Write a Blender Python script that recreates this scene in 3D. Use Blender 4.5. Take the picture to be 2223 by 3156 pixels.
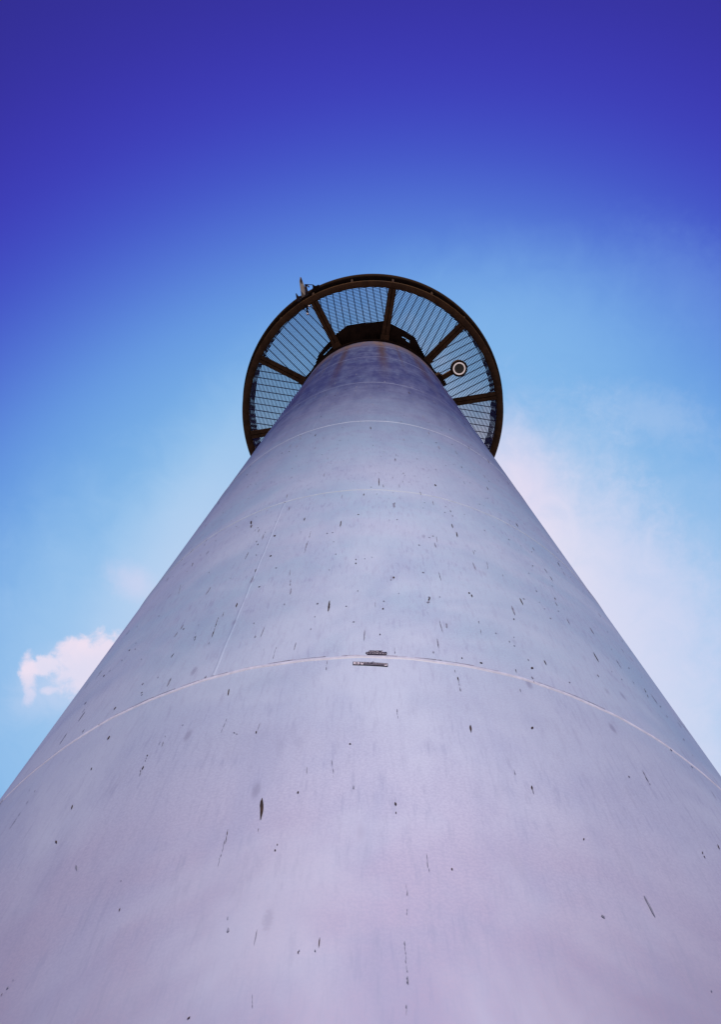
import bpy, bmesh, math, random
from mathutils import Vector, Matrix
random.seed(7)
R_ = math.radians
sc = bpy.context.scene
COL = sc.collection
for o in list(bpy.data.objects): bpy.data.objects.remove(o)

# ------------------------------------------------------------------ camera
S = 1.15                      # tower radius in metres
EYE = 1.55                    # eye height
DIST = 1.67146 * S            # eye to tower axis
CAM = Vector((0, -DIST, EYE))
FWD = Vector((-0.01335097, 0.25519352, 0.96679782)).normalized()
RGT = Vector((0.99988261, -0.00386286, 0.01482749)).normalized()
UP = FWD.cross(RGT).normalized() * 1.0
if UP.y > 0: UP = -UP
PW, PH, PF = 2223.0, 3156.0, 2616.17
cd = bpy.data.cameras.new('camera'); co = bpy.data.objects.new('camera', cd); COL.objects.link(co)
cd.sensor_fit = 'VERTICAL'; cd.sensor_height = 36; cd.lens = 36 * PF / PH
cd.clip_start = .05; cd.clip_end = 5000
co.matrix_world = Matrix(((RGT.x, UP.x, -FWD.x, CAM.x), (RGT.y, UP.y, -FWD.y, CAM.y), (RGT.z, UP.z, -FWD.z, CAM.z), (0, 0, 0, 1)))
sc.camera = co
sc.render.resolution_x = 722; sc.render.resolution_y = 1024
sc.view_settings.view_transform = 'Standard'; sc.view_settings.look = 'None'
sc.view_settings.exposure = 0; sc.view_settings.gamma = 1

def lin(c):
    return tuple((v/255/12.92 if v/255 <= .04045 else ((v/255+.055)/1.055)**2.4) for v in c)
def direction(px, py):        # direction of a photograph pixel (2223 x 3156)
    return (FWD + RGT*((px-PW/2)/PF) - UP*((py-PH/2)/PF)).normalized()
def at(px, py, h):            # point at height h (tower radii above the eye)
    d = direction(px, py); return CAM + d*(h*S/d.z)
def on_tower(px, py):         # angle and height on the shell
    d = direction(px, py); a = d.x**2+d.y**2; b = -2*d.y*DIST; c = DIST**2-S*S
    q = b*b-4*a*c
    if q < 0: return None
    t = (-b-math.sqrt(q))/2/a; P = CAM+d*t
    return math.atan2(P.x, -P.y), P.z

# ------------------------------------------------------------------ node helper
class NT:
    def __init__(s, nt): s.t = nt; nt.nodes.clear()
    def n(s, kind, **kw):
        nd = s.t.nodes.new(kind)
        for k, v in kw.items(): setattr(nd, k, v)
        return nd
    def put(s, sock, v):
        if v is None: return
        if hasattr(v, 'is_output') or isinstance(v, bpy.types.NodeSocket): s.t.links.new(v, sock)
        else: sock.default_value = v
    def m(s, op, a, b=None, c=None, clamp=False):
        nd = s.n('ShaderNodeMath', operation=op, use_clamp=clamp)
        s.put(nd.inputs[0], a); s.put(nd.inputs[1], b); s.put(nd.inputs[2], c)
        return nd.outputs[0]
    def v(s, op, a, b=None):
        nd = s.n('ShaderNodeVectorMath', operation=op)
        s.put(nd.inputs[0], a); s.put(nd.inputs[1], b)
        return nd.outputs['Value'] if op in ('DOT_PRODUCT', 'LENGTH', 'DISTANCE') else nd.outputs[0]
    def comb(s, x, y, z=0.0):
        nd = s.n('ShaderNodeCombineXYZ'); s.put(nd.inputs[0], x); s.put(nd.inputs[1], y); s.put(nd.inputs[2], z); return nd.outputs[0]
    def noise(s, vec, scale, detail=4, rough=.5, dist=0.0):
        nd = s.n('ShaderNodeTexNoise'); s.put(nd.inputs['Vector'], vec)
        nd.inputs['Scale'].default_value = scale; nd.inputs['Detail'].default_value = detail
        nd.inputs['Roughness'].default_value = rough; nd.inputs['Distortion'].default_value = dist
        return nd.outputs['Fac']
    def ss(s, x, a, b, o0=0.0, o1=1.0):
        nd = s.n('ShaderNodeMapRange', interpolation_type='SMOOTHSTEP')
        s.put(nd.inputs[0], x)
        for i, v in enumerate((a, b, o0, o1)): nd.inputs[i+1].default_value = v
        return nd.outputs[0]
    def mix(s, f, a, b, blend='MIX'):
        nd = s.n('ShaderNodeMix', data_type='RGBA', blend_type=blend)
        s.put(nd.inputs[0], f)
        for k, v in ((6, a), (7, b)):
            if isinstance(v, tuple): v = (*v[:3], 1)
            s.put(nd.inputs[k], v)
        return nd.outputs[2]
    def ramp(s, f, stops, interp='EASE'):
        nd = s.n('ShaderNodeValToRGB'); cr = nd.color_ramp; cr.interpolation = interp
        while len(cr.elements) > 1: cr.elements.remove(cr.elements[-1])
        cr.elements[0].position = stops[0][0]; cr.elements[0].color = (*stops[0][1], 1)
        for p, c in stops[1:]:
            e = cr.elements.new(p); e.color = (*c, 1)
        s.put(nd.inputs[0], f); return nd.outputs[0]

# ------------------------------------------------------------------ sun and sky
SUN_EL, SUN_AZ = R_(15), R_(175)          # high behind the viewer; azimuth from +Y clockwise
sv = Vector((math.sin(SUN_AZ)*math.cos(SUN_EL), math.cos(SUN_AZ)*math.cos(SUN_EL), math.sin(SUN_EL)))
ld = bpy.data.lights.new('sun', 'SUN'); lo = bpy.data.objects.new('sun', ld); COL.objects.link(lo)
ld.energy = 4.1; ld.angle = R_(.5); ld.color = (1, .885, .79)
lo.rotation_euler = sv.to_track_quat('Z', 'Y').to_euler()
w = bpy.data.worlds.new('World'); sc.world = w; w.use_nodes = True
N = NT(w.node_tree)
out = N.n('ShaderNodeOutputWorld'); bg = N.n('ShaderNodeBackground')
N.t.links.new(bg.outputs[0], out.inputs[0])
D = N.v('NORMALIZE', N.n('ShaderNodeTexCoord').outputs['Generated'])
sky = N.n('ShaderNodeTexSky', sky_type='NISHITA'); sky.sun_disc = False
sky.sun_elevation = SUN_EL; sky.sun_rotation = SUN_AZ
nish = N.mix(1.0, sky.outputs[0], (.09, .09, .09), 'MULTIPLY')
K = 2223/1617
# the bright, hazy part of the sky lies round this direction; colour falls off with the angle from it
d0 = direction(930*K, 1750*K)
ang = N.m('MULTIPLY', N.m('ARCCOSINE', N.v('DOT_PRODUCT', D, tuple(d0))), 180/math.pi/60)
def pos(x, y): return math.degrees(math.acos(max(-1, min(1, direction(x*K, y*K).dot(d0)))))/60
SKY = [((930, 1400), (176, 208, 241)), ((930, 1100), (156, 200, 240)), ((930, 900), (136, 188, 237)),
       ((930, 760), (122, 177, 234)), ((930, 620), (103, 155, 229)), ((930, 490), (85, 121, 218)),
       ((930, 350), (69, 86, 204)), ((930, 190), (62, 61, 188)), ((930, 0), (56, 50, 168)), ((930, -250), (48, 42, 145))]
g = N.ramp(ang, [(pos(*p), lin(c)) for p, c in SKY], 'B_SPLINE')
el = N.n('ShaderNodeSeparateXYZ'); N.put(el.inputs[0], D)
pale = N.ss(el.outputs[2], .62, .05)
g = N.mix(pale, g, (.14, .17, .30))
base = N.mix(.05, g, nish)
# clouds, laid out on a chart of the sky about one fixed direction
c0, cx, cy = tuple(FWD), tuple(RGT), tuple(-UP)
dz = N.m('MAXIMUM', N.v('DOT_PRODUCT', D, c0), .05)
U = N.m('ADD', N.m('MULTIPLY', N.m('DIVIDE', N.v('DOT_PRODUCT', D, cx), dz), PF/K), PW/2/K)
V = N.m('ADD', N.m('MULTIPLY', N.m('DIVIDE', N.v('DOT_PRODUCT', D, cy), dz), PF/K), PH/2/K)
front = N.ss(N.v('DOT_PRODUCT', D, c0), .3, .6)
P = N.comb(U, V)
n1 = N.noise(P, .0035, 4, .55); n2 = N.noise(P, .012, 7, .6, .6); n3 = N.noise(P, .028, 9, .68, .3)
def ellipse(x, y, a, b, deg):
    c, s = math.cos(R_(deg)), math.sin(R_(deg))
    du, dv = N.m('SUBTRACT', U, float(x)), N.m('SUBTRACT', V, float(y))
    p = N.m('DIVIDE', N.m('ADD', N.m('MULTIPLY', du, c), N.m('MULTIPLY', dv, s)), float(a))
    q = N.m('DIVIDE', N.m('SUBTRACT', N.m('MULTIPLY', dv, c), N.m('MULTIPLY', du, s)), float(b))
    return N.m('SQRT', N.m('ADD', N.m('MULTIPLY', p, p), N.m('MULTIPLY', q, q)))
def cloud(x, y, a, b, deg, nz, amp, lo_, hi, col, strength):
    global base
    e = N.m('ADD', ellipse(x, y, a, b, deg), N.m('MULTIPLY', N.m('SUBTRACT', nz, .5), amp))
    f = N.m('MULTIPLY', N.m('MULTIPLY', N.ss(e, hi, lo_), front), strength)
    base = N.mix(f, base, lin(col))
# pale veil on the right, along the shaft
cloud(1290, 1480, 660, 225, 57, n2, .8, .4, 1.5, (236, 227, 243), 1.0)
cloud(1600, 1550, 520, 380, 50, n2, .7, .0, 1.5, (190, 210, 241), .65)
cloud(1190, 1080, 130, 80, 55, n3, .9, .0, 1.4, (230, 220, 242), .6)
cloud(1150, 760, 330, 200, 0, n2, .7, .0, 1.5, (140, 190, 238), .45)
cloud(1460, 930, 150, 60, 12, n3, 1.5, .0, 1.5, (196, 212, 241), .28)
cloud(1320, 1050, 180, 110, 60, n3, 1.3, .0, 1.5, (198, 214, 241), .3)
cloud(1560, 650, 200, 110, 30, n3, 1.2, .0, 1.6, (122, 165, 230), .25)
cloud(1480, 1330, 300, 130, 55, n3, 1.5, .0, 1.5, (214, 216, 243), .5)
# left veil
cloud(450, 1080, 320, 120, -57, n2, .7, .0, 1.5, (176, 210, 241), .4)
cloud(150, 1450, 420, 260, -50, n2, .8, .0, 1.5, (172, 206, 241), .5)
cloud(400, 1280, 330, 120, -55, n1, .5, .0, 1.6, (192, 213, 241), .7)
cloud(300, 1305, 62, 36, 25, n3, 1.3, .0, 1.6, (216, 214, 241), .5)
# small cumulus on the left
cloud(205, 1490, 92, 62, -38, n3, 1.3, .55, 1.15, (245, 227, 241), .92)
cloud(160, 1468, 62, 40, -30, n3, 1.4, .45, 1.15, (245, 227, 241), .85)
cloud(100, 1492, 60, 26, -16, n3, 1.8, .5, 1.1, (242, 228, 243), .85)
cloud(64, 1506, 22, 46, -6, n3, 1.5, .4, 1.2, (242, 226, 241), .8)
cloud(66, 1562, 14, 28, 16, n3, 1.6, .3, 1.2, (228, 220, 242), .6)
cloud(105, 1548, 22, 12, -8, n3, 1.6, .4, 1.1, (236, 224, 242), .7)
cloud(160, 1520, 150, 75, -25, n2, .8, .1, 1.4, (208, 216, 242), .55)
N.put(bg.inputs[0], base); bg.inputs[1].default_value = 1.0

# ------------------------------------------------------------------ materials
def material(name, rough=.5, metal=0.0, spec=.5):
    m = bpy.data.materials.new(name); m.use_nodes = True
    M = NT(m.node_tree); o = M.n('ShaderNodeOutputMaterial'); b = M.n('ShaderNodeBsdfPrincipled')
    M.t.links.new(b.outputs[0], o.inputs[0])
    b.inputs['Roughness'].default_value = rough; b.inputs['Metallic'].default_value = metal
    b.inputs['Specular IOR Level'].default_value = spec
    return m, M, b
def obj_coords(M): return M.n('ShaderNodeTexCoord').outputs['Object']

def plain(name, c, rough=.5, metal=0.0, spec=.5, vary=.12, scale=25, bump=.0):
    m, M, b = material(name, rough, metal, spec)
    v = obj_coords(M); f = M.noise(v, scale, 5, .6)
    a = tuple(x*(1-vary) for x in c); d = tuple(min(1, x*(1+vary)) for x in c)
    M.put(b.inputs['Base Color'], M.mix(M.ss(f, .3, .7), a, d))
    M.put(b.inputs['Roughness'], M.ss(f, .2, .8, rough*.85, min(1, rough*1.15)))
    return m
BROWN = plain('brown_paint', (.125, .062, .024), .75, 0, .15, .3, 9)
DARK = plain('dark_paint', (.040, .021, .011), .85, 0, .08, .3, 12)
STEEL = plain('grating_steel', (.055, .04, .13), .6, .0, .3, .2, 20)
WHITE = plain('white_trim', (.82, .78, .78), .35, 0, .5, .05, 40)
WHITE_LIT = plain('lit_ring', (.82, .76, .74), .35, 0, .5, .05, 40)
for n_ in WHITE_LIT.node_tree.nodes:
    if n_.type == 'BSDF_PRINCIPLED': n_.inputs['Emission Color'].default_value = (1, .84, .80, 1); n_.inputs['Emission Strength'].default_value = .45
GLASS = plain('dark_lens', (.018, .014, .010), .12, 0, .5, .1, 10)
INK = plain('sticker_black', (.010, .008, .012), .4, 0, .4, .2, 200)
PAPER = plain('sticker_white', (.50, .46, .54), .5, 0, .4, .15, 200)
GREYINK = plain('sticker_grey', (.10, .09, .12), .5, 0, .4, .3, 400)
CHIP = plain('bare_rust', (.030, .018, .016), .8, 0, .2, .5, 60)
SCUFF = plain('scuff', (.16, .17, .25), .75, 0, .2, .3, 60)

def paint_material():
    m, M, b = material('tower_paint', .6, .45, .3)
    v = obj_coords(M); sx = M.n('ShaderNodeSeparateXYZ'); M.put(sx.inputs[0], v)
    a = M.m('ARCTAN2', sx.outputs[0], M.m('MULTIPLY', sx.outputs[1], -1.0))
    z = sx.outputs[2]
    A = M.m('MULTIPLY', a, S)
    flat = M.comb(A, z, 0.0)
    big = M.noise(flat, .9, 5, .6, .5)
    mid = M.noise(flat, 4.0, 6, .62, .4)
    st = M.comb(A, M.m('MULTIPLY', z, .14), 3.0)
    streak = M.noise(st, 9.0, 6, .65)
    fine = M.noise(flat, 210.0, 3, .7)
    stf = M.comb(A, M.m('MULTIPLY', z, .10), 9.0)
    thin = M.noise(stf, 120.0, 4, .62)
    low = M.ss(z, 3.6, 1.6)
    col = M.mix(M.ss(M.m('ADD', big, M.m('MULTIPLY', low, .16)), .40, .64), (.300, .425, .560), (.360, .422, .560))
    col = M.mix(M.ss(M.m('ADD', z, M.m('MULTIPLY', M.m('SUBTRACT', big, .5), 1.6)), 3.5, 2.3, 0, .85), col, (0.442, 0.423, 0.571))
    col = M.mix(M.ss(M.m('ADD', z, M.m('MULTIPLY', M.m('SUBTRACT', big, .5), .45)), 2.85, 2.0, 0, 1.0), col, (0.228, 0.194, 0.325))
    col = M.mix(M.m('MULTIPLY', M.ss(mid, .42, .66), .42), col, (0.294, 0.337, 0.504))
    col = M.mix(M.m('MULTIPLY', M.ss(streak, .46, .72), .24), col, (0.228, 0.275, 0.448))
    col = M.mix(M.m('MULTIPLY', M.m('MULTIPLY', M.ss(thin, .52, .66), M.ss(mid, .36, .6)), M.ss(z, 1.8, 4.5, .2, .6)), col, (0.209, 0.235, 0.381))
    col = M.mix(M.m('MULTIPLY', M.ss(fine, .40, .60), .34), col, (0.266, 0.275, 0.426))
    pat = M.noise(M.comb(A, M.m('MULTIPLY', z, .8), 21.0), 1.7, 4, .55, .8)
    col = M.mix(M.m('MULTIPLY', M.ss(pat, .40, .62, 0, .38), M.ss(z, 6.5, 3.5)), col, (.47, .525, .65))
    grain = M.noise(st, 60.0, 5, .75)
    col = M.mix(M.ss(grain, .50, .68, 0, .30), col, (.27, .29, .42))
    # shade of the upper courses painted into the colour, mixed with streaky grime
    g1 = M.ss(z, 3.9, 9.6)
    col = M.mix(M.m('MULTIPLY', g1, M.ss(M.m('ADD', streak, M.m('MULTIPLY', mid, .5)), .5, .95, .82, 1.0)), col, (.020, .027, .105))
    # rust runs below the top flange
    tot = None
    for deg, wd, ln, k in RUST:
        wob = M.m('MULTIPLY', M.m('SUBTRACT', M.noise(M.comb(0.0, z, deg*1.0), 1.3, 3), .5), .05)
        d = M.m('ABSOLUTE', M.m('SUBTRACT', M.m('ADD', a, wob), R_(deg)))
        f = M.m('MULTIPLY', M.ss(d, R_(wd), 0), M.ss(z, ZT-ln, ZT-ln*.3, 0, k))
        tot = f if tot is None else M.m('ADD', tot, f)
    tot = M.m('MULTIPLY', tot, M.ss(thin, .25, .7, .55, 1.0), clamp=True)
    col = M.mix(tot, col, (.045, .018, .010))
    # thin rusty rim right under the flange
    col = M.mix(M.m('MULTIPLY', M.ss(z, ZT-1.6, ZT-.3), M.ss(streak, .4, .65, .3, .9)), col, (0.152, 0.102, 0.101))
    # specks of dirt
    vo = M.n('ShaderNodeTexVoronoi', feature='F1'); M.put(vo.inputs['Vector'], M.comb(A, M.m('MULTIPLY', z, .33), 1.0)); vo.inputs['Scale'].default_value = 17
    rnd = M.n('ShaderNodeSeparateColor'); M.put(rnd.inputs[0], vo.outputs['Color'])
    sp = M.m('MULTIPLY', M.ss(M.m('ADD', vo.outputs['Distance'], M.m('MULTIPLY', M.m('SUBTRACT', fine, .5), .25)), .17, .05), M.ss(rnd.outputs[0], .70, .9))
    col = M.mix(M.m('MULTIPLY', sp, .55), col, (0.190, 0.194, 0.302))
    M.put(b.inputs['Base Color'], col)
    M.put(b.inputs['Roughness'], M.ss(mid, .3, .7, .56, .68))
    bp = M.n('ShaderNodeBump'); bp.inputs['Strength'].default_value = .18; bp.inputs['Distance'].default_value = .004
    M.put(bp.inputs['Height'], M.m('ADD', M.m('MULTIPLY', big, 3.0), M.m('ADD', mid, M.m('MULTIPLY', fine, .02))))
    M.put(b.inputs['Normal'], bp.outputs[0])
    return m
def H(h): return EYE + h*S
ZT = H(11.36)                 # top of the shell
RUST = [(-30.0, 2.2, 5.0, .6), (17.0, 1.8, 5.0, .55), (-19.0, 3.6, 7.0, .85), (5.6, 4.6, 6.2, 1.0), (31.0, 5.5, 6.5, .8), (45.0, 6.0, 7.5, .6), (-40.0, 6.0, 7.0, .6)]
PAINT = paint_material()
SEAM = plain('weld_bead_paint', (.41, .42, .53), .5, 0, .35, .12, 60)
SEAM2 = plain('seam_paint_weathered', (.35, .41, .53), .5, 0, .35, .12, 30)
SEAM3 = plain('seam_paint_shade_grime', (.13, .155, .27), .5, 0, .35, .25, 6)  # upper seams: darkened to follow the shell's painted shade and grime
SEAMD = plain('weld_edge_dirt', (.27, .25, .33), .7, 0, .2, .5, 40)

# ------------------------------------------------------------------ mesh helpers
def link(name, bm, mats, parent=None, smooth=False):
    me = bpy.data.meshes.new(name); bm.normal_update(); bm.to_mesh(me); bm.free()
    for m in (mats if isinstance(mats, (list, tuple)) else [mats]): me.materials.append(m)
    if smooth:
        for p in me.polygons: p.use_smooth = True
    o = bpy.data.objects.new(name, me); COL.objects.link(o)
    if parent: o.parent = parent
    return o
def lathe(bm, prof, seg=240, closed=True, mi=0, a0=0.0, a1=2*math.pi, smooth=True):
    full = abs(a1-a0-2*math.pi) < 1e-6
    n = seg if full else seg+1; rings = []
    for i in range(n):
        a = a0+(a1-a0)*i/seg
        rings.append([bm.verts.new((r*math.sin(a), -r*math.cos(a), z)) for r, z in prof])
    m = len(prof); last = seg if full else seg
    for i in range(last):
        p, q = rings[i], rings[(i+1) % n]
        for j in range(m if closed else m-1):
            f = bm.faces.new((p[j], q[j], q[(j+1) % m], p[(j+1) % m])); f.material_index = mi; f.smooth = smooth
    if not full and closed:
        bm.faces.new(rings[0]); bm.faces.new(rings[-1][::-1])
    return rings
def box(bm, c, size, rot=None, mi=0):
    r = bmesh.ops.create_cube(bm, size=1)
    M = Matrix.Translation(Vector(c)) @ (rot.to_4x4() if rot else Matrix()) @ Matrix.Diagonal((*size, 1))
    bmesh.ops.transform(bm, matrix=M, verts=r['verts'])
    for f in {f for v in r['verts'] for f in v.link_faces}: f.material_index = mi
    return r['verts']
def cyl(bm, p, q, r1, r2=None, seg=24, caps=True):
    p, q = Vector(p), Vector(q); d = q-p
    rr = bmesh.ops.create_cone(bm, segments=seg, radius1=r1, radius2=r1 if r2 is None else r2, depth=d.length, cap_ends=caps)
    M = Matrix.Translation((p+q)/2) @ d.to_track_quat('Z', 'Y').to_matrix().to_4x4()
    bmesh.ops.transform(bm, matrix=M, verts=rr['verts']); return rr['verts']
def prism(bm, pts, z0, z1, mi=0):     # horizontal outline, real thickness
    a = [bm.verts.new((x, y, z0)) for x, y in pts]; b = [bm.verts.new((x, y, z1)) for x, y in pts]
    bm.faces.new(a[::-1]); bm.faces.new(b)
    for i in range(len(a)):
        j = (i+1) % len(a); bm.faces.new((a[i], a[j], b[j], b[i]))
    bmesh.ops.recalc_face_normals(bm, faces=bm.faces)
def tag(o, label=None, cat=None, group=None, kind=None):
    for k, v in (('label', label), ('category', cat), ('group', group), ('kind', kind)):
        if v: o[k] = v
    return o
def empty(name, loc):
    o = bpy.data.objects.new(name, None); COL.objects.link(o); o.location = loc; return o
def pol(r, deg): return (r*math.sin(R_(deg)), -r*math.cos(R_(deg)))

# ------------------------------------------------------------------ ground
m, M, b = material('pale_paving', .85, 0, .3)
v = obj_coords(M)
br = M.n('ShaderNodeTexBrick'); M.put(br.inputs['Vector'], v); br.inputs['Scale'].default_value = 1.2
br.inputs['Color1'].default_value = (.29, .25, .25, 1); br.inputs['Color2'].default_value = (.33, .29, .285, 1); br.inputs['Mortar'].default_value = (.22, .20, .19, 1)
br.inputs['Mortar Size'].default_value = .012
M.put(b.inputs['Base Color'], M.mix(M.m('MULTIPLY', M.noise(v, 3, 6, .65), .6), br.outputs[0], (.23, .20, .20)))
bm = bmesh.new(); bmesh.ops.create_grid(bm, x_segments=8, y_segments=8, size=1500)
tag(link('ground', bm, m), kind='structure')
bm = bmesh.new(); lathe(bm, [(.0001, .004), (2.9*S*.5, .004), (2.9*S*.5, .16), (2.9*S*.5-.02, .18), (.0001, .18)], 96, closed=False)
CONC = plain('plinth_concrete', (.38, .36, .35), .85, 0, .3, .15, 8)
tag(link('plinth', bm, CONC), kind='structure')

# ------------------------------------------------------------------ tower
T = empty('observation_tower', (0, 0, .18))
tag(T, 'tall pale lilac welded steel tower with a round brown grating gallery at its top', 'tower')
def part(name, bm, mats, parent=T, smooth=False):
    o = link(name, bm, mats, parent, smooth)
    if parent is T: o.matrix_parent_inverse = Matrix.Translation((0, 0, -.18))
    return o
bm = bmesh.new()
zs = [.18 + (ZT-.18)*i/60 for i in range(61)]
lathe(bm, [(S, z) for z in zs], 384, closed=False)
def surf(a, z, off): return ((S+off)*math.sin(a), -(S+off)*math.cos(a), z)
def patch(a, z, length, width, mi, off=.0012, lean=0.0, rag=.35):
    """ragged elongated paint loss following the shell"""
    n = max(4, int(length/.012)+3); n = min(n, 14)
    L, Rr = [], []
    for i in range(n):
        t = i/(n-1); wd = width*.5*math.sin(math.pi*min(1, .06+.94*t))**.6 if 0 < i < n-1 else width*.06
        wl = wd*(1+random.uniform(-rag, rag)); wr = wd*(1+random.uniform(-rag, rag))
        zz = z+length*(.5-t); aa = a+lean*(t-.5)*length/S
        L.append(bm.verts.new(surf(aa-wl/S, zz, off))); Rr.append(bm.verts.new(surf(aa+wr/S, zz, off)))
    for i in range(n-1):
        f = bm.faces.new((L[i+1], Rr[i+1], Rr[i], L[i])); f.material_index = mi; f.smooth = True
def mark(x0, y0, x1, y1, wpx, mi=1, rag=.35, n=1):
    a, b_ = on_tower(x0*K, y0*K), on_tower(x1*K, y1*K)
    if not a or not b_: return
    zc = (a[1]+b_[1])/2; depth = (Vector(surf((a[0]+b_[0])/2, zc, 0))-CAM).dot(FWD)
    wd = wpx*K/PF*depth; ln = max(abs(a[1]-b_[1]), wd*1.2)
    lean = (b_[0]-a[0])*S/ln
    if n == 1: patch((a[0]+b_[0])/2, zc, ln, wd, mi, rag=rag, lean=lean)
    else:
        t = 0
        while t < 1:
            q = random.uniform(.25, 1.5)/n; t += q/2
            if random.random() < .62: patch(a[0]+(b_[0]-a[0])*t+random.gauss(0, wd*.25)/S, max(a[1], b_[1])-ln*t, ln*q*random.uniform(.6, 1.3), wd*random.uniform(.3, 1.0), mi if random.random() < .6 else 2, lean=lean, rag=.6)
            t += q/2
MARKS = [(588,1790,585,1838,9,1,1),(585,1832,580,1866,3.2,1,2),(514,2056,511,2090,5.5,1,3),(739,1347,736,1371,4.5,1,1),(1021,1503,1037,1562,3,1,6),
 (1055,1626,1057,1643,5,1,1),(1137,1411,1143,1441,3,1,4),(1444,2008,1470,2058,5,2,1),(1192,1763,1196,1778,5,1,2),(886,1799,888,1807,4.5,1,1),(888,1821,889,1825,3,1,1),
 (80,1771,34,1840,2.4,1,5),(32,2196,10,2226,7,1,3),(426,2281,420,2286,6,1,1),(270,2036,263,2055,2.4,1,2),(331,1692,314,1736,3.2,1,6),(206,1721,204,1727,3.5,1,1),
 (246,1650,241,1659,5,1,1),(371,1650,365,1668,3,1,2),(1440,1727,1475,1790,2.2,1,6),(1564,1888,1582,1926,2.6,1,4),(1609,1893,1614,1905,3,1,1),(785,1667,785,1670,5,1,1),(622,1893,622,1896,3,1,1),(617,1905,617,1909,4,1,1),
 (962,1338,957,1352,7,2,2),(964,1340,961,1347,4,1,1),(765,1168,763,1182,2.5,1,1),(562,1163,563,1180,4,1,2),(563,1178,563,1183,4,1,1),(616,1200,616,1203,5,1,1),(437,1252,430,1268,3,1,2),(415,1188,412,1196,3,1,1),(700,1180,682,1245,2.5,2,7),
 (733,1480,733,1495,2,2,2),(652,1278,650,1308,4,2,3),(607,1245,607,1248,4,1,1),(798,1262,798,1265,3,1,1),(881,1115,885,1135,6,2,3),(850,1072,850,1090,2,1,1),(976,1086,977,1090,4,1,1),
 (1194,1496,1192,1500,7,1,1),(1052,1328,1053,1332,4,1,1),(1150,1480,1156,1500,3,1,2),(883,1293,883,1297,4,1,1),(1210,1350,1216,1366,2.5,1,2),(1070,1372,1077,1412,2.4,2,4),(1090,1252,1095,1275,2.5,2,3),(1220,1480,1226,1492,2.4,1,1),
 (1443,1540,1452,1560,2.6,1,2),(1407,1510,1420,1530,2,1,2),(1250,1260,1268,1290,2,1,3),(890,1590,892,1612,2.4,2,3),(885,1440,886,1470,2.6,2,3),(840,1350,841,1372,2.2,2,2),(577,1645,581,1622,3,1,2),(522,1648,534,1640,4,1,2),(514,1545,511,1560,3.2,1,1),
 (669,1775,668,1780,5,1,1),(793,1762,793,1770,3,2,1),(688,1720,688,1735,2.4,2,1),(740,1670,748,1740,3,2,5),(515,1840,508,1880,2,1,3),(505,1885,490,1935,2,2,4),(163,1805,160,1815,4,1,1),(170,1940,172,1952,4,2,1),(125,1885,127,1892,4,1,1),
 (1350,2052,1356,2060,7,2,1),(670,2130,673,2148,5,1,2),(706,2130,708,2135,3,2,1),(912,1960,913,2060,2.2,2,6),(906,2110,914,2180,3,2,8),(914,2190,912,2262,4,2,7),(565,2230,566,2255,2.4,2,2),(955,1905,962,1950,2.5,2,4),
 (1013,1947,1015,1952,4,1,1),(1195,1630,1193,1635,5,1,1),(1410,1740,1412,1744,3,1,1),(1310,1880,1309,1884,3,1,1),(390,1465,383,1475,2,1,1),(365,1437,358,1455,3,1,2),(250,1500,233,1520,2.4,1,2),(234,1513,232,1517,4,1,1),(260,1585,255,1592,4,1,1),(320,1556,316,1560,3,1,1),
 (490,1385,478,1418,3,1,4),(440,1425,430,1446,3,1,3),(445,1400,437,1425,2.4,2,3),(570,1370,566,1385,2.6,1,2),(532,1352,529,1362,3,1,1),(470,1440,462,1452,2.2,2,2),(405,1310,398,1345,2.5,2,4),(596,1440,590,1460,2,2,2),(620,1450,612,1475,2,2,3),(510,1610,495,1645,2,2,3)]
for x0, y0, x1, y1, wp, mi, n in MARKS: mark(x0, y0, x1, y1, wp, mi, n=n)
for i in range(2100):          # small scattered paint losses and runs
    a = random.uniform(-math.pi, math.pi); z = random.triangular(1.9, 11.0, 3.6)
    k = random.random()
    ln = random.uniform(.004, .012) if k < .6 else random.uniform(.015, .08)
    wd = random.uniform(.0025, .006) if k < .5 else random.uniform(.0016, .0042)
    if z < 3.2:
        if random.random() < .7: continue
        ln *= .4; wd *= .4
    elif z > 6: ln *= 1.7; wd *= 1.7
    patch(a, z, ln, wd, 1 if random.random() < .28 else 2, rag=.5, lean=random.uniform(-.05, .05))
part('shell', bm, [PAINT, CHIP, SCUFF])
# welded seams between the courses
for h, wd, pr, dirt in ((1.475, .018, .0010, 1), (2.845, .011, .0018, 0), (4.41, .012, .0014, 0), (6.30, .020, .0014, 0), (8.72, .034, .0016, 0), (10.3, .030, .0014, 0)):
    bm = bmesh.new(); z = H(h)
    rr = lathe(bm, [(S-.002, z-wd/2), (S+pr*.7, z-wd*.32), (S+pr, z), (S+pr*.7, z+wd*.32), (S-.002, z+wd/2)], 384, closed=False)
    if dirt:
        for i in range(420):
            a0 = random.uniform(-math.pi, math.pi); a1 = a0+random.uniform(.006, .05); zz = z+wd*.42
            t = random.uniform(.0006, .0020)
            vs = [bm.verts.new(surf(a, q, pr*.9)) for a, q in ((a0, zz), (a1, zz), (a1, zz+t), (a0, zz+t*.6))]
            f = bm.faces.new(vs); f.material_index = 1
    # the bead is hand welded: it wanders a little
    for ring in rr:
        for vtx in ring:
            a = math.atan2(vtx.co.x, -vtx.co.y); vtx.co.z += .0018*math.sin(a*23+h)+.0012*math.sin(a*61+2*h)
    part('weld_seam', bm, [SEAM if h < 2 else SEAM2 if h < 4.5 else SEAM3, SEAMD])
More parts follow.
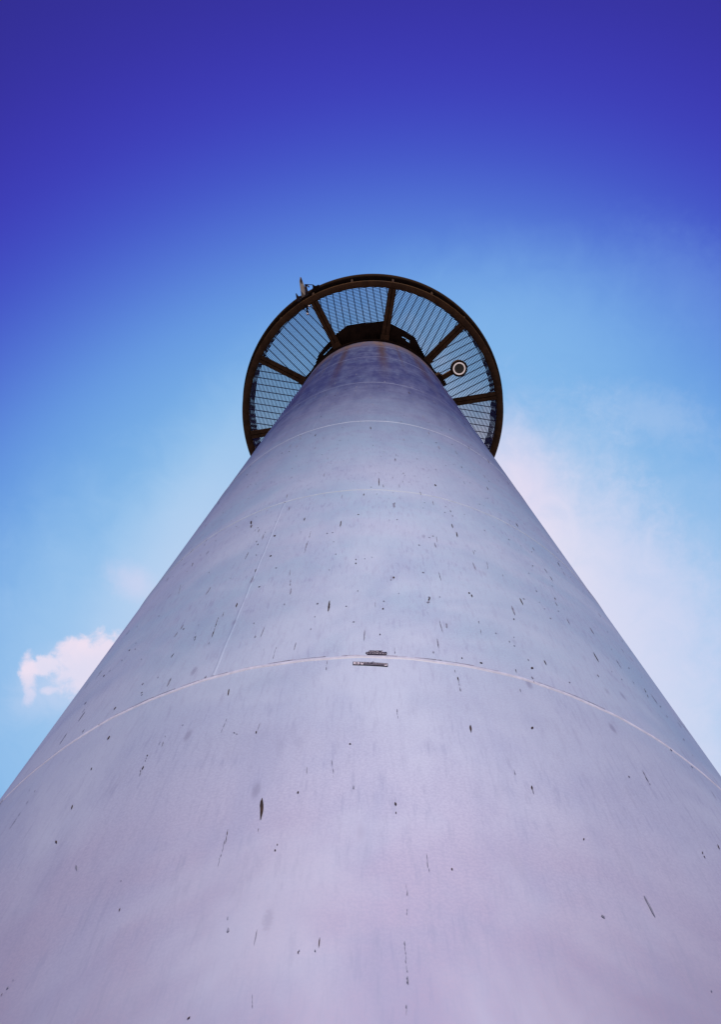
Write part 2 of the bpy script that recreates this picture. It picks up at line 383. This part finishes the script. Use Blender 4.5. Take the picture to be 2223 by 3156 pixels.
for deg, h0, h1 in ((-17.6, 1.475, 2.845), (-18.6, 4.41, 6.30), (64, 2.845, 4.41), (170, .0, 1.475), (150, 6.3, 8.72)):
    bm = bmesh.new(); a = R_(deg); wd = .014; pr = .00035
    L = []
    for j in range(25):
        z = H(h0)+.012+(H(h1)-H(h0)-.024)*j/24; dw = .0008*math.sin(j*1.9)
        L.append([bm.verts.new(surf(a+(u+dw)/S, z, o)) for u, o in ((-wd/2, -.002), (-wd*.25, pr), (wd*.25, pr), (wd/2, -.002))])
    for j in range(24):
        for q in range(3): bm.faces.new((L[j][q], L[j][q+1], L[j+1][q+1], L[j+1][q])).smooth = True
    part('vertical_seam', bm, PAINT)
bm = bmesh.new()
lathe(bm, [(S-.02, ZT-.002), (S+.028, ZT), (S+.028, ZT+.06), (S-.02, ZT+.06)], 240)
part('top_flange', bm, DARK)
bm = bmesh.new(); lathe(bm, [(S+.002, .18), (S+.16, .18), (S+.16, .215), (S+.002, .215)], 160)
for i in range(24):
    x, y = pol(S+.09, i*15+4); cyl(bm, (x, y, .21), (x, y, .26), .02, seg=6)
part('base_flange', bm, BROWN)

# ------------------------------------------------------------------ gallery
ZD = H(11.45)                 # underside of the gallery steel
G = empty('gallery', (0, 0, ZD)); G.parent = T; G.matrix_parent_inverse = Matrix.Translation((0, 0, -.18))
def gpart(name, bm, mats):
    o = link(name, bm, mats, G); o.matrix_parent_inverse = Matrix.Translation((0, 0, -ZD)); return o
bm = bmesh.new()
r0, r1, r2 = 1.682*S, 1.766*S, 1.775*S
lathe(bm, [(r0, ZD), (r0, ZD+.10), (r1, ZD+.10), (r1, ZD+.004), (r1-.005, ZD)], 320)
gpart('rim', bm, BROWN)
bm = bmesh.new()
lathe(bm, [(r1+.001, ZD+.01), (r1+.006, ZD+.01), (1.770*S, ZD+.26), (1.770*S-.004, ZD+.26), (r1+.001, ZD+.03)], 320)
gpart('fascia', bm, DARK)
# radial beams: paired channels with a narrow gap
OFF = 8.5
def beam_mesh():
    bm = bmesh.new()
    for u, wd in ((-.033, .052), (.031, .056)):
        box(bm, (u, -(1.0*S+1.69*S)/2+.0, ZD+.035), (wd, .69*S, .07))
    box(bm, (-.002, -(1.0*S+1.69*S)/2, ZD+.045), (.0115, .69*S-.004, .045))
    box(bm, (0, -(S+.05), ZD-.03), (.13, .10, .06))
    bmesh.ops.bevel(bm, geom=bm.edges[:], offset=.003, segments=1, affect='EDGES')
    return bm
b0 = gpart('beam', beam_mesh(), BROWN); me = b0.data
for i in range(10):
    o = b0 if i == 0 else b0.copy()
    if i: COL.objects.link(o); o.parent = G; o.matrix_parent_inverse = Matrix.Translation((0, 0, -ZD))
    o.rotation_euler.z = R_(OFF+36*i)
def grating_mesh():
    bm = bmesh.new(); zt = ZD+.085; tn = math.tan(R_(18)); RO = 1.70*S
    u = .97*S
    while u < RO:
        v = min(u*tn-.045, math.sqrt(max(0, RO*RO-u*u)))
        if v > .01: box(bm, (0, -u, zt-.012), (2*v, .0090, .027))
        u += .0212
    v = -.55
    k = -6
    for k in range(-6, 7):
        v = k*.102
        lo_ = max(.97*S, (abs(v)+.045)/tn); hi = math.sqrt(RO*RO-v*v)
        if hi-lo_ > .02: box(bm, (v, -(lo_+hi)/2, zt-.020), (.012, hi-lo_, .010))
    return bm
g0 = gpart('grating', grating_mesh(), STEEL)
for i in range(10):
    o = g0 if i == 0 else g0.copy()
    if i: COL.objects.link(o); o.parent = G; o.matrix_parent_inverse = Matrix.Translation((0, 0, -ZD))
    o.rotation_euler.z = R_(OFF+18+36*i)
# many-sided solid plate round the head of the shaft, with three daylight slots
outl = [(-52, 1.02), (-48.6, 1.03), (-41.7, 1.092), (-27, 1.163), (-24.5, 1.186), (-16, 1.241), (7.5, 1.268), (27.8, 1.182), (40.2, 1.061), (47, 1.035)]
outl += [(d, 1.035) for d in range(60, 308, 12)]
cu = bpy.data.curves.new('collar_outline', 'CURVE'); cu.dimensions = '2D'; cu.fill_mode = 'BOTH'; cu.extrude = .004
def spline(pts):
    s = cu.splines.new('POLY'); s.points.add(len(pts)-1)
    for i, (x, y) in enumerate(pts): s.points[i].co = (x, y, 0, 1)
    s.use_cyclic_u = True
spline([pol(r*S, d) for d, r in outl])
for q in (((998,1093.2),(1024,1068),(1025,1069.4),(999,1094.6)), ((1239.5,1037.2),(1250.6,1042.0),(1251,1044.4),(1241,1040)), ((1252,1043.8),(1262,1049.5),(1263.5,1051.4),(1253,1046)), ((1251.5,1047.5),(1262,1053),(1265.3,1057.2),(1252.5,1050.2))):
    pts = []
    for x, y in q: P_ = at(x, y, 11.50); pts.append((P_.x, P_.y))
    spline(pts)
tmp = bpy.data.objects.new('tmp', cu); COL.objects.link(tmp)
dg = bpy.context.evaluated_depsgraph_get(); me = bpy.data.meshes.new_from_object(tmp.evaluated_get(dg)); bpy.data.objects.remove(tmp)
bm = bmesh.new(); bm.from_mesh(me); bmesh.ops.translate(bm, vec=(0, 0, H(11.50)), verts=bm.verts)
gpart('collar_plate', bm, DARK)
# stiffener ribs under the plate and the ring angle on the shaft
for d in (-20, -4, 2, 16, 36):
    bm = bmesh.new(); x, y = pol(1.06*S, d); box(bm, (x, y, ZD+.02), (.008, .11*S*.9, .05), Matrix.Rotation(R_(d), 3, 'Z'))
    gpart('stiffener', bm, DARK)
# guard rail: posts lean out to a broad ring with a slotted inner edge
RL = empty('guard_rail', (0, 0, ZD)); RL.parent = G; RL.matrix_parent_inverse = Matrix.Identity(4); RL.location = (0, 0, 0)
ZR = ZD+.75
bm = bmesh.new(); lathe(bm, [(1.767*S, ZR), (1.767*S, ZR+.03), (1.862*S, ZR+.03), (1.862*S, ZR)], 320)
rsl = [1.690, 1.7085, 1.727, 1.7455]
for q in rsl: lathe(bm, [(q*S, ZR+.004), (q*S, ZR+.024), (q*S+.0165, ZR+.024), (q*S+.0165, ZR+.004)], 240)
gp = gpart('top_ring', bm, DARK)
bm = bmesh.new(); lathe(bm, [(1.715*S, ZD+.40), (1.715*S, ZD+.42), (1.735*S, ZD+.42), (1.735*S, ZD+.40)], 240); gpart('mid_rail', bm, DARK)
def post_mesh():
    bm = bmesh.new(); cyl(bm, (0, -1.735*S, ZD+.10), (0, -1.80*S, ZR+.003), .018, seg=12)
    box(bm, (0, -1.795*S, ZR-.008), (.03, .05*S, .014)); return bm
p0 = gpart('post', post_mesh(), DARK)
for i in range(20):
    o = p0 if i == 0 else p0.copy()
    if i: COL.objects.link(o); o.parent = G; o.matrix_parent_inverse = Matrix.Translation((0, 0, -ZD))
    o.rotation_euler.z = R_(OFF+18*i)
bpy.data.objects.remove(RL)

# ------------------------------------------------------------------ floodlight on its arm
hl = 11.08; C_ = at(1416.5, 1136, hl); rad = 25.5/PF*((C_-CAM).dot(FWD))
ad = Vector((C_.x, C_.y, 0)).normalized()
F = empty('floodlight', (ad.x*S, ad.y*S, H(hl)))
tag(F, 'round brown downlight with white ring on a short arm below the gallery', 'floodlight')
def fpart(name, bm, mats):
    o = link(name, bm, mats, F); o.matrix_parent_inverse = Matrix.Translation(-F.location); return o
def local_lathe(prof, seg=64, cen=C_):
    bm = bmesh.new(); lathe(bm, prof, seg); bmesh.ops.translate(bm, vec=(cen.x, cen.y, 0), verts=bm.verts); return bm
zl = H(hl)
fpart('housing', local_lathe([(.0, zl+.20), (rad*.7, zl+.20), (rad*.97, zl+.15), (rad, zl+.01), (rad*.97, zl), (rad*.80, zl), (rad*.80, zl+.02), (.0, zl+.02)]), DARK)
fpart('ring_trim', local_lathe([(rad*.745, zl-.003), (rad*.755, zl+.006), (rad*.60, zl+.014), (rad*.595, zl+.008)]), WHITE_LIT)
fpart('lens', local_lathe([(.0, zl+.002), (rad*.595, zl+.006), (rad*.595, zl+.016), (.0, zl+.016)]), GLASS)
bm = bmesh.new()
rot = Matrix.Rotation(math.atan2(ad.y, ad.x), 3, 'Z')
L0, L1 = S+.02, Vector((C_.x, C_.y)).length-rad*.9
box(bm, (ad.x*(L0+L1)/2, ad.y*(L0+L1)/2, zl+.08), (L1-L0, .075, .06), rot); bmesh.ops.bevel(bm, geom=bm.edges[:], offset=.008, segments=2, affect='EDGES')
fpart('arm', bm, BROWN)
bm = bmesh.new(); box(bm, (ad.x*(S+.03), ad.y*(S+.03), zl+.03), (.075, .20, .30), rot); bmesh.ops.bevel(bm, geom=bm.edges[:], offset=.01, segments=2, affect='EDGES')
for s in (-1, 1):
    for t in (-1, 1):
        c = Vector((ad.x*(S+.066), ad.y*(S+.066), zl+.03+t*.11))+Vector((-ad.y, ad.x, 0))*s*.07; cyl(bm, c, c+ad*.014, .011, seg=6)
fpart('bracket', bm, DARK)

# ------------------------------------------------------------------ antenna on the rim
AN = empty('antenna', at(940, 905, 11.6))
tag(AN, 'dark pointed antenna with small bracket clamped outside the gallery rim at upper left', 'antenna')
def apart(name, bm, mats):
    o = link(name, bm, mats, AN); o.matrix_parent_inverse = Matrix.Translation(-AN.location); return o
def outline(pts, h0, th, hs=None):
    bm = bmesh.new(); lo_, hi = [], []
    for i, (x, y) in enumerate(pts):
        h = h0 if hs is None else hs[i]
        p = at(x, y, h); lo_.append(bm.verts.new(p)); hi.append(bm.verts.new(p+Vector((0, 0, th))))
    bm.faces.new(lo_[::-1]); bm.faces.new(hi)
    for i in range(len(pts)):
        j = (i+1) % len(pts); bm.faces.new((lo_[i], lo_[j], hi[j], hi[i]))
    bmesh.ops.recalc_face_normals(bm, faces=bm.faces); return bm
GREYB = plain('weathered_grey_brown', (.075, .05, .045), .6, 0, .3, .3, 20)
apart('blade', outline([(925,853.5),(927.5,854.5),(931.5,865),(936,877),(940,886),(941,912),(929.5,918),(926.5,895),(922.8,868)], 11.75, .05, [12.0,12.0,11.95,11.9,11.85,11.75,11.75,11.82,11.93]), GREYB)
apart('blade_tip', outline([(926,854.6),(928,855),(932,865.5),(930.5,868),(927,861)], 11.7, .01, [11.97,11.97,11.92,11.91,11.94]), DARK)
apart('side_fin', outline([(939,875),(944,876),(945.5,884),(949,898),(950,907),(942,912),(941,890)], 11.75, .04), GREYB)
apart('small_fin', outline([(911.3,904),(913.5,904),(917,909.5),(920,913),(928,911),(931,917),(922,928),(915,930)], 11.7, .04), GREYB)
bm = bmesh.new()
cyl(bm, at(940, 876.5, 11.75), at(966, 878, 11.75), .006, seg=8); cyl(bm, at(946, 879, 11.75), at(952, 884, 11.8), .012, seg=8)
apart('stay', bm, DARK)
apart('clamp', outline([(963,877),(968,878.5),(970,881),(976,880),(981,877),(986,880),(984,890),(966,898),(958,900),(964,887)], 11.75, .05), DARK)
apart('hanger', outline([(938,938),(949,938),(950,950),(948.5,957),(952,962),(949,966),(945.5,961),(944,952)], 11.38, .03), DARK)
for x, y, r in ((949, 881.5, 2.0), (953, 943.5, 3.0), (948.5, 968, 4.4), (951.5, 953, 1.8)):
    c = at(x, y, 11.75 if y < 900 else 11.35); bm = bmesh.new()
    bmesh.ops.create_icosphere(bm, subdivisions=3, radius=r/PF*((c-CAM).dot(FWD))); bmesh.ops.scale(bm, vec=(1, .85, 1.3), verts=bm.verts)
    bmesh.ops.translate(bm, vec=c, verts=bm.verts)
    apart('insulator', bm, WHITE)

# ------------------------------------------------------------------ stickers by the lowest seam
def curved(bm, a0, z0, off):      # wrap a flat design (x, y in metres) on to the shell
    for v_ in bm.verts:
        x, y, z = v_.co; v_.co = surf(a0+x/S, z0+y, off+z)
def rect(bm, x0, y0, x1, y1, t=.0003, mi=0, seg=6, skew=0.0):
    lo_, hi = [], []
    for i in range(seg+1):
        x = x0+(x1-x0)*i/seg
        lo_.append(bm.verts.new((x, y0+skew*x, t))); hi.append(bm.verts.new((x, y1+skew*x, t)))
    for i in range(seg): bm.faces.new((lo_[i], lo_[i+1], hi[i+1], hi[i])).material_index = mi
def poly(bm, pts, t=.0003, mi=0):
    bm.faces.new([bm.verts.new((x, y, t)) for x, y in pts]).material_index = mi
def text_bm(txt, size, x, y, wscale=1.0, off=0.0, t=.0006):
    c = bpy.data.curves.new('t', 'FONT'); c.body = txt; c.size = size; c.align_x = 'CENTER'; c.offset = off; c.space_character = 1.05
    o = bpy.data.objects.new('t', c); COL.objects.link(o)
    dg = bpy.context.evaluated_depsgraph_get(); dg.update(); m_ = bpy.data.meshes.new_from_object(o.evaluated_get(dg)); bpy.data.objects.remove(o)
    b = bmesh.new(); b.from_mesh(m_)
    for v_ in b.verts: v_.co = ((v_.co.x)*wscale+x, v_.co.y+y, t)
    return b
def sticker(name, label, pxs, build):
    (xa, ya), (xb, yb) = pxs
    a, z = on_tower(xa, ya); b_, z2 = on_tower(xb, yb)
    o = empty(name, surf((a+b_)/2, (z+z2)/2, 0)); tag(o, label, 'sticker')
    build(o, (a+b_)/2, (z+z2)/2, (b_-a)*S, (z2-z))
def spart(o, name, bm, mats, a, z):
    curved(bm, a, z, .0012)
    p = link(name, bm, mats, o); p.matrix_parent_inverse = Matrix.Translation(-o.location); return p
def logo(o, a, z, w_, dz_):
    h = .024; bm = bmesh.new()
    poly(bm, [(-.5*w_, -.05*h), (-.47*w_, .16*h), (-.36*w_, .20*h), (-.33*w_, .5*h), (.30*w_, .52*h), (.26*w_, .24*h), (.36*w_, .22*h), (.5*w_, .26*h), (.5*w_, -.16*h), (.45*w_, -.40*h), (-.40*w_, -.48*h), (-.44*w_, -.22*h)])
    spart(o, 'backing', bm, INK, a, z)
    spart(o, 'lettering', text_bm('HOLY', .0105, 0, .0022, 1.12, -.0001), PAPER, a, z)
    spart(o, 'lettering', text_bm('STOKED', .0092, 0, -.0066, 1.2, -.0001), PAPER, a, z)
sticker('sticker', 'small black sticker with white block lettering just above the lowest weld seam', ((1127, 2014), (1193, 2014)), logo)
def strip(o, a, z, w_, dz_):
    h = .0155; sk = dz_/w_; bm = bmesh.new()
    rect(bm, -.5*w_, -h/2, .5*w_, h/2, .0002, 0, 14, sk)
    spart(o, 'backing', bm, INK, a, z)
    bm = bmesh.new()
    rect(bm, -.478*w_, -h*.36, -.305*w_, h*.36, .0005, 0, 4, sk)
    spart(o, 'white_panel', bm, PAPER, a, z); bm = bmesh.new()
    rect(bm, -.275*w_, -h*.36, -.20*w_, -h*.02, .0005, 0, 4, sk); rect(bm, -.275*w_, -h*.02, -.255*w_, h*.36, .0005, 0, 2, sk)
    spart(o, 'white_panel', bm, PAPER, a, z); bm = bmesh.new()
    rect(bm, .40*w_, -h*.36, .475*w_, -h*.1, .0005, 0, 4, sk); rect(bm, .455*w_, -h*.1, .475*w_, h*.36, .0005, 0, 2, sk)
    spart(o, 'white_panel', bm, PAPER, a, z)
    bm = bmesh.new(); rect(bm, -.20*w_, -h*.36, .40*w_, -h*.08, .0005, 0, 12, sk); spart(o, 'grey_band', bm, GREYINK, a, z)
    bm = bmesh.new(); e = [(-.46, -.12), (-.43, .06), (-.41, .10), (-.405, .22), (-.39, .14), (-.375, .22), (-.37, .10), (-.35, .06), (-.32, -.12), (-.36, -.08), (-.39, -.24), (-.42, -.08)]
    poly(bm, [(x*w_, y*h+sk*x*w_) for x, y in e], .0008); spart(o, 'emblem', bm, INK, a, z)
    bm = bmesh.new(); x = -.235; random.seed(3)
    while x < .44:
        ww = random.uniform(.006, .014)
        if random.random() < .86: rect(bm, x*w_, h*.05, (x+ww*.45)*w_, h*.30, .0008, 0, 1, sk)
        x += ww
    spart(o, 'lettering', bm, PAPER, a, z)
sticker('sticker', 'long narrow black sticker with a white winged emblem panel just below the lowest weld seam', ((1088, 2045.5), (1196, 2051)), strip)
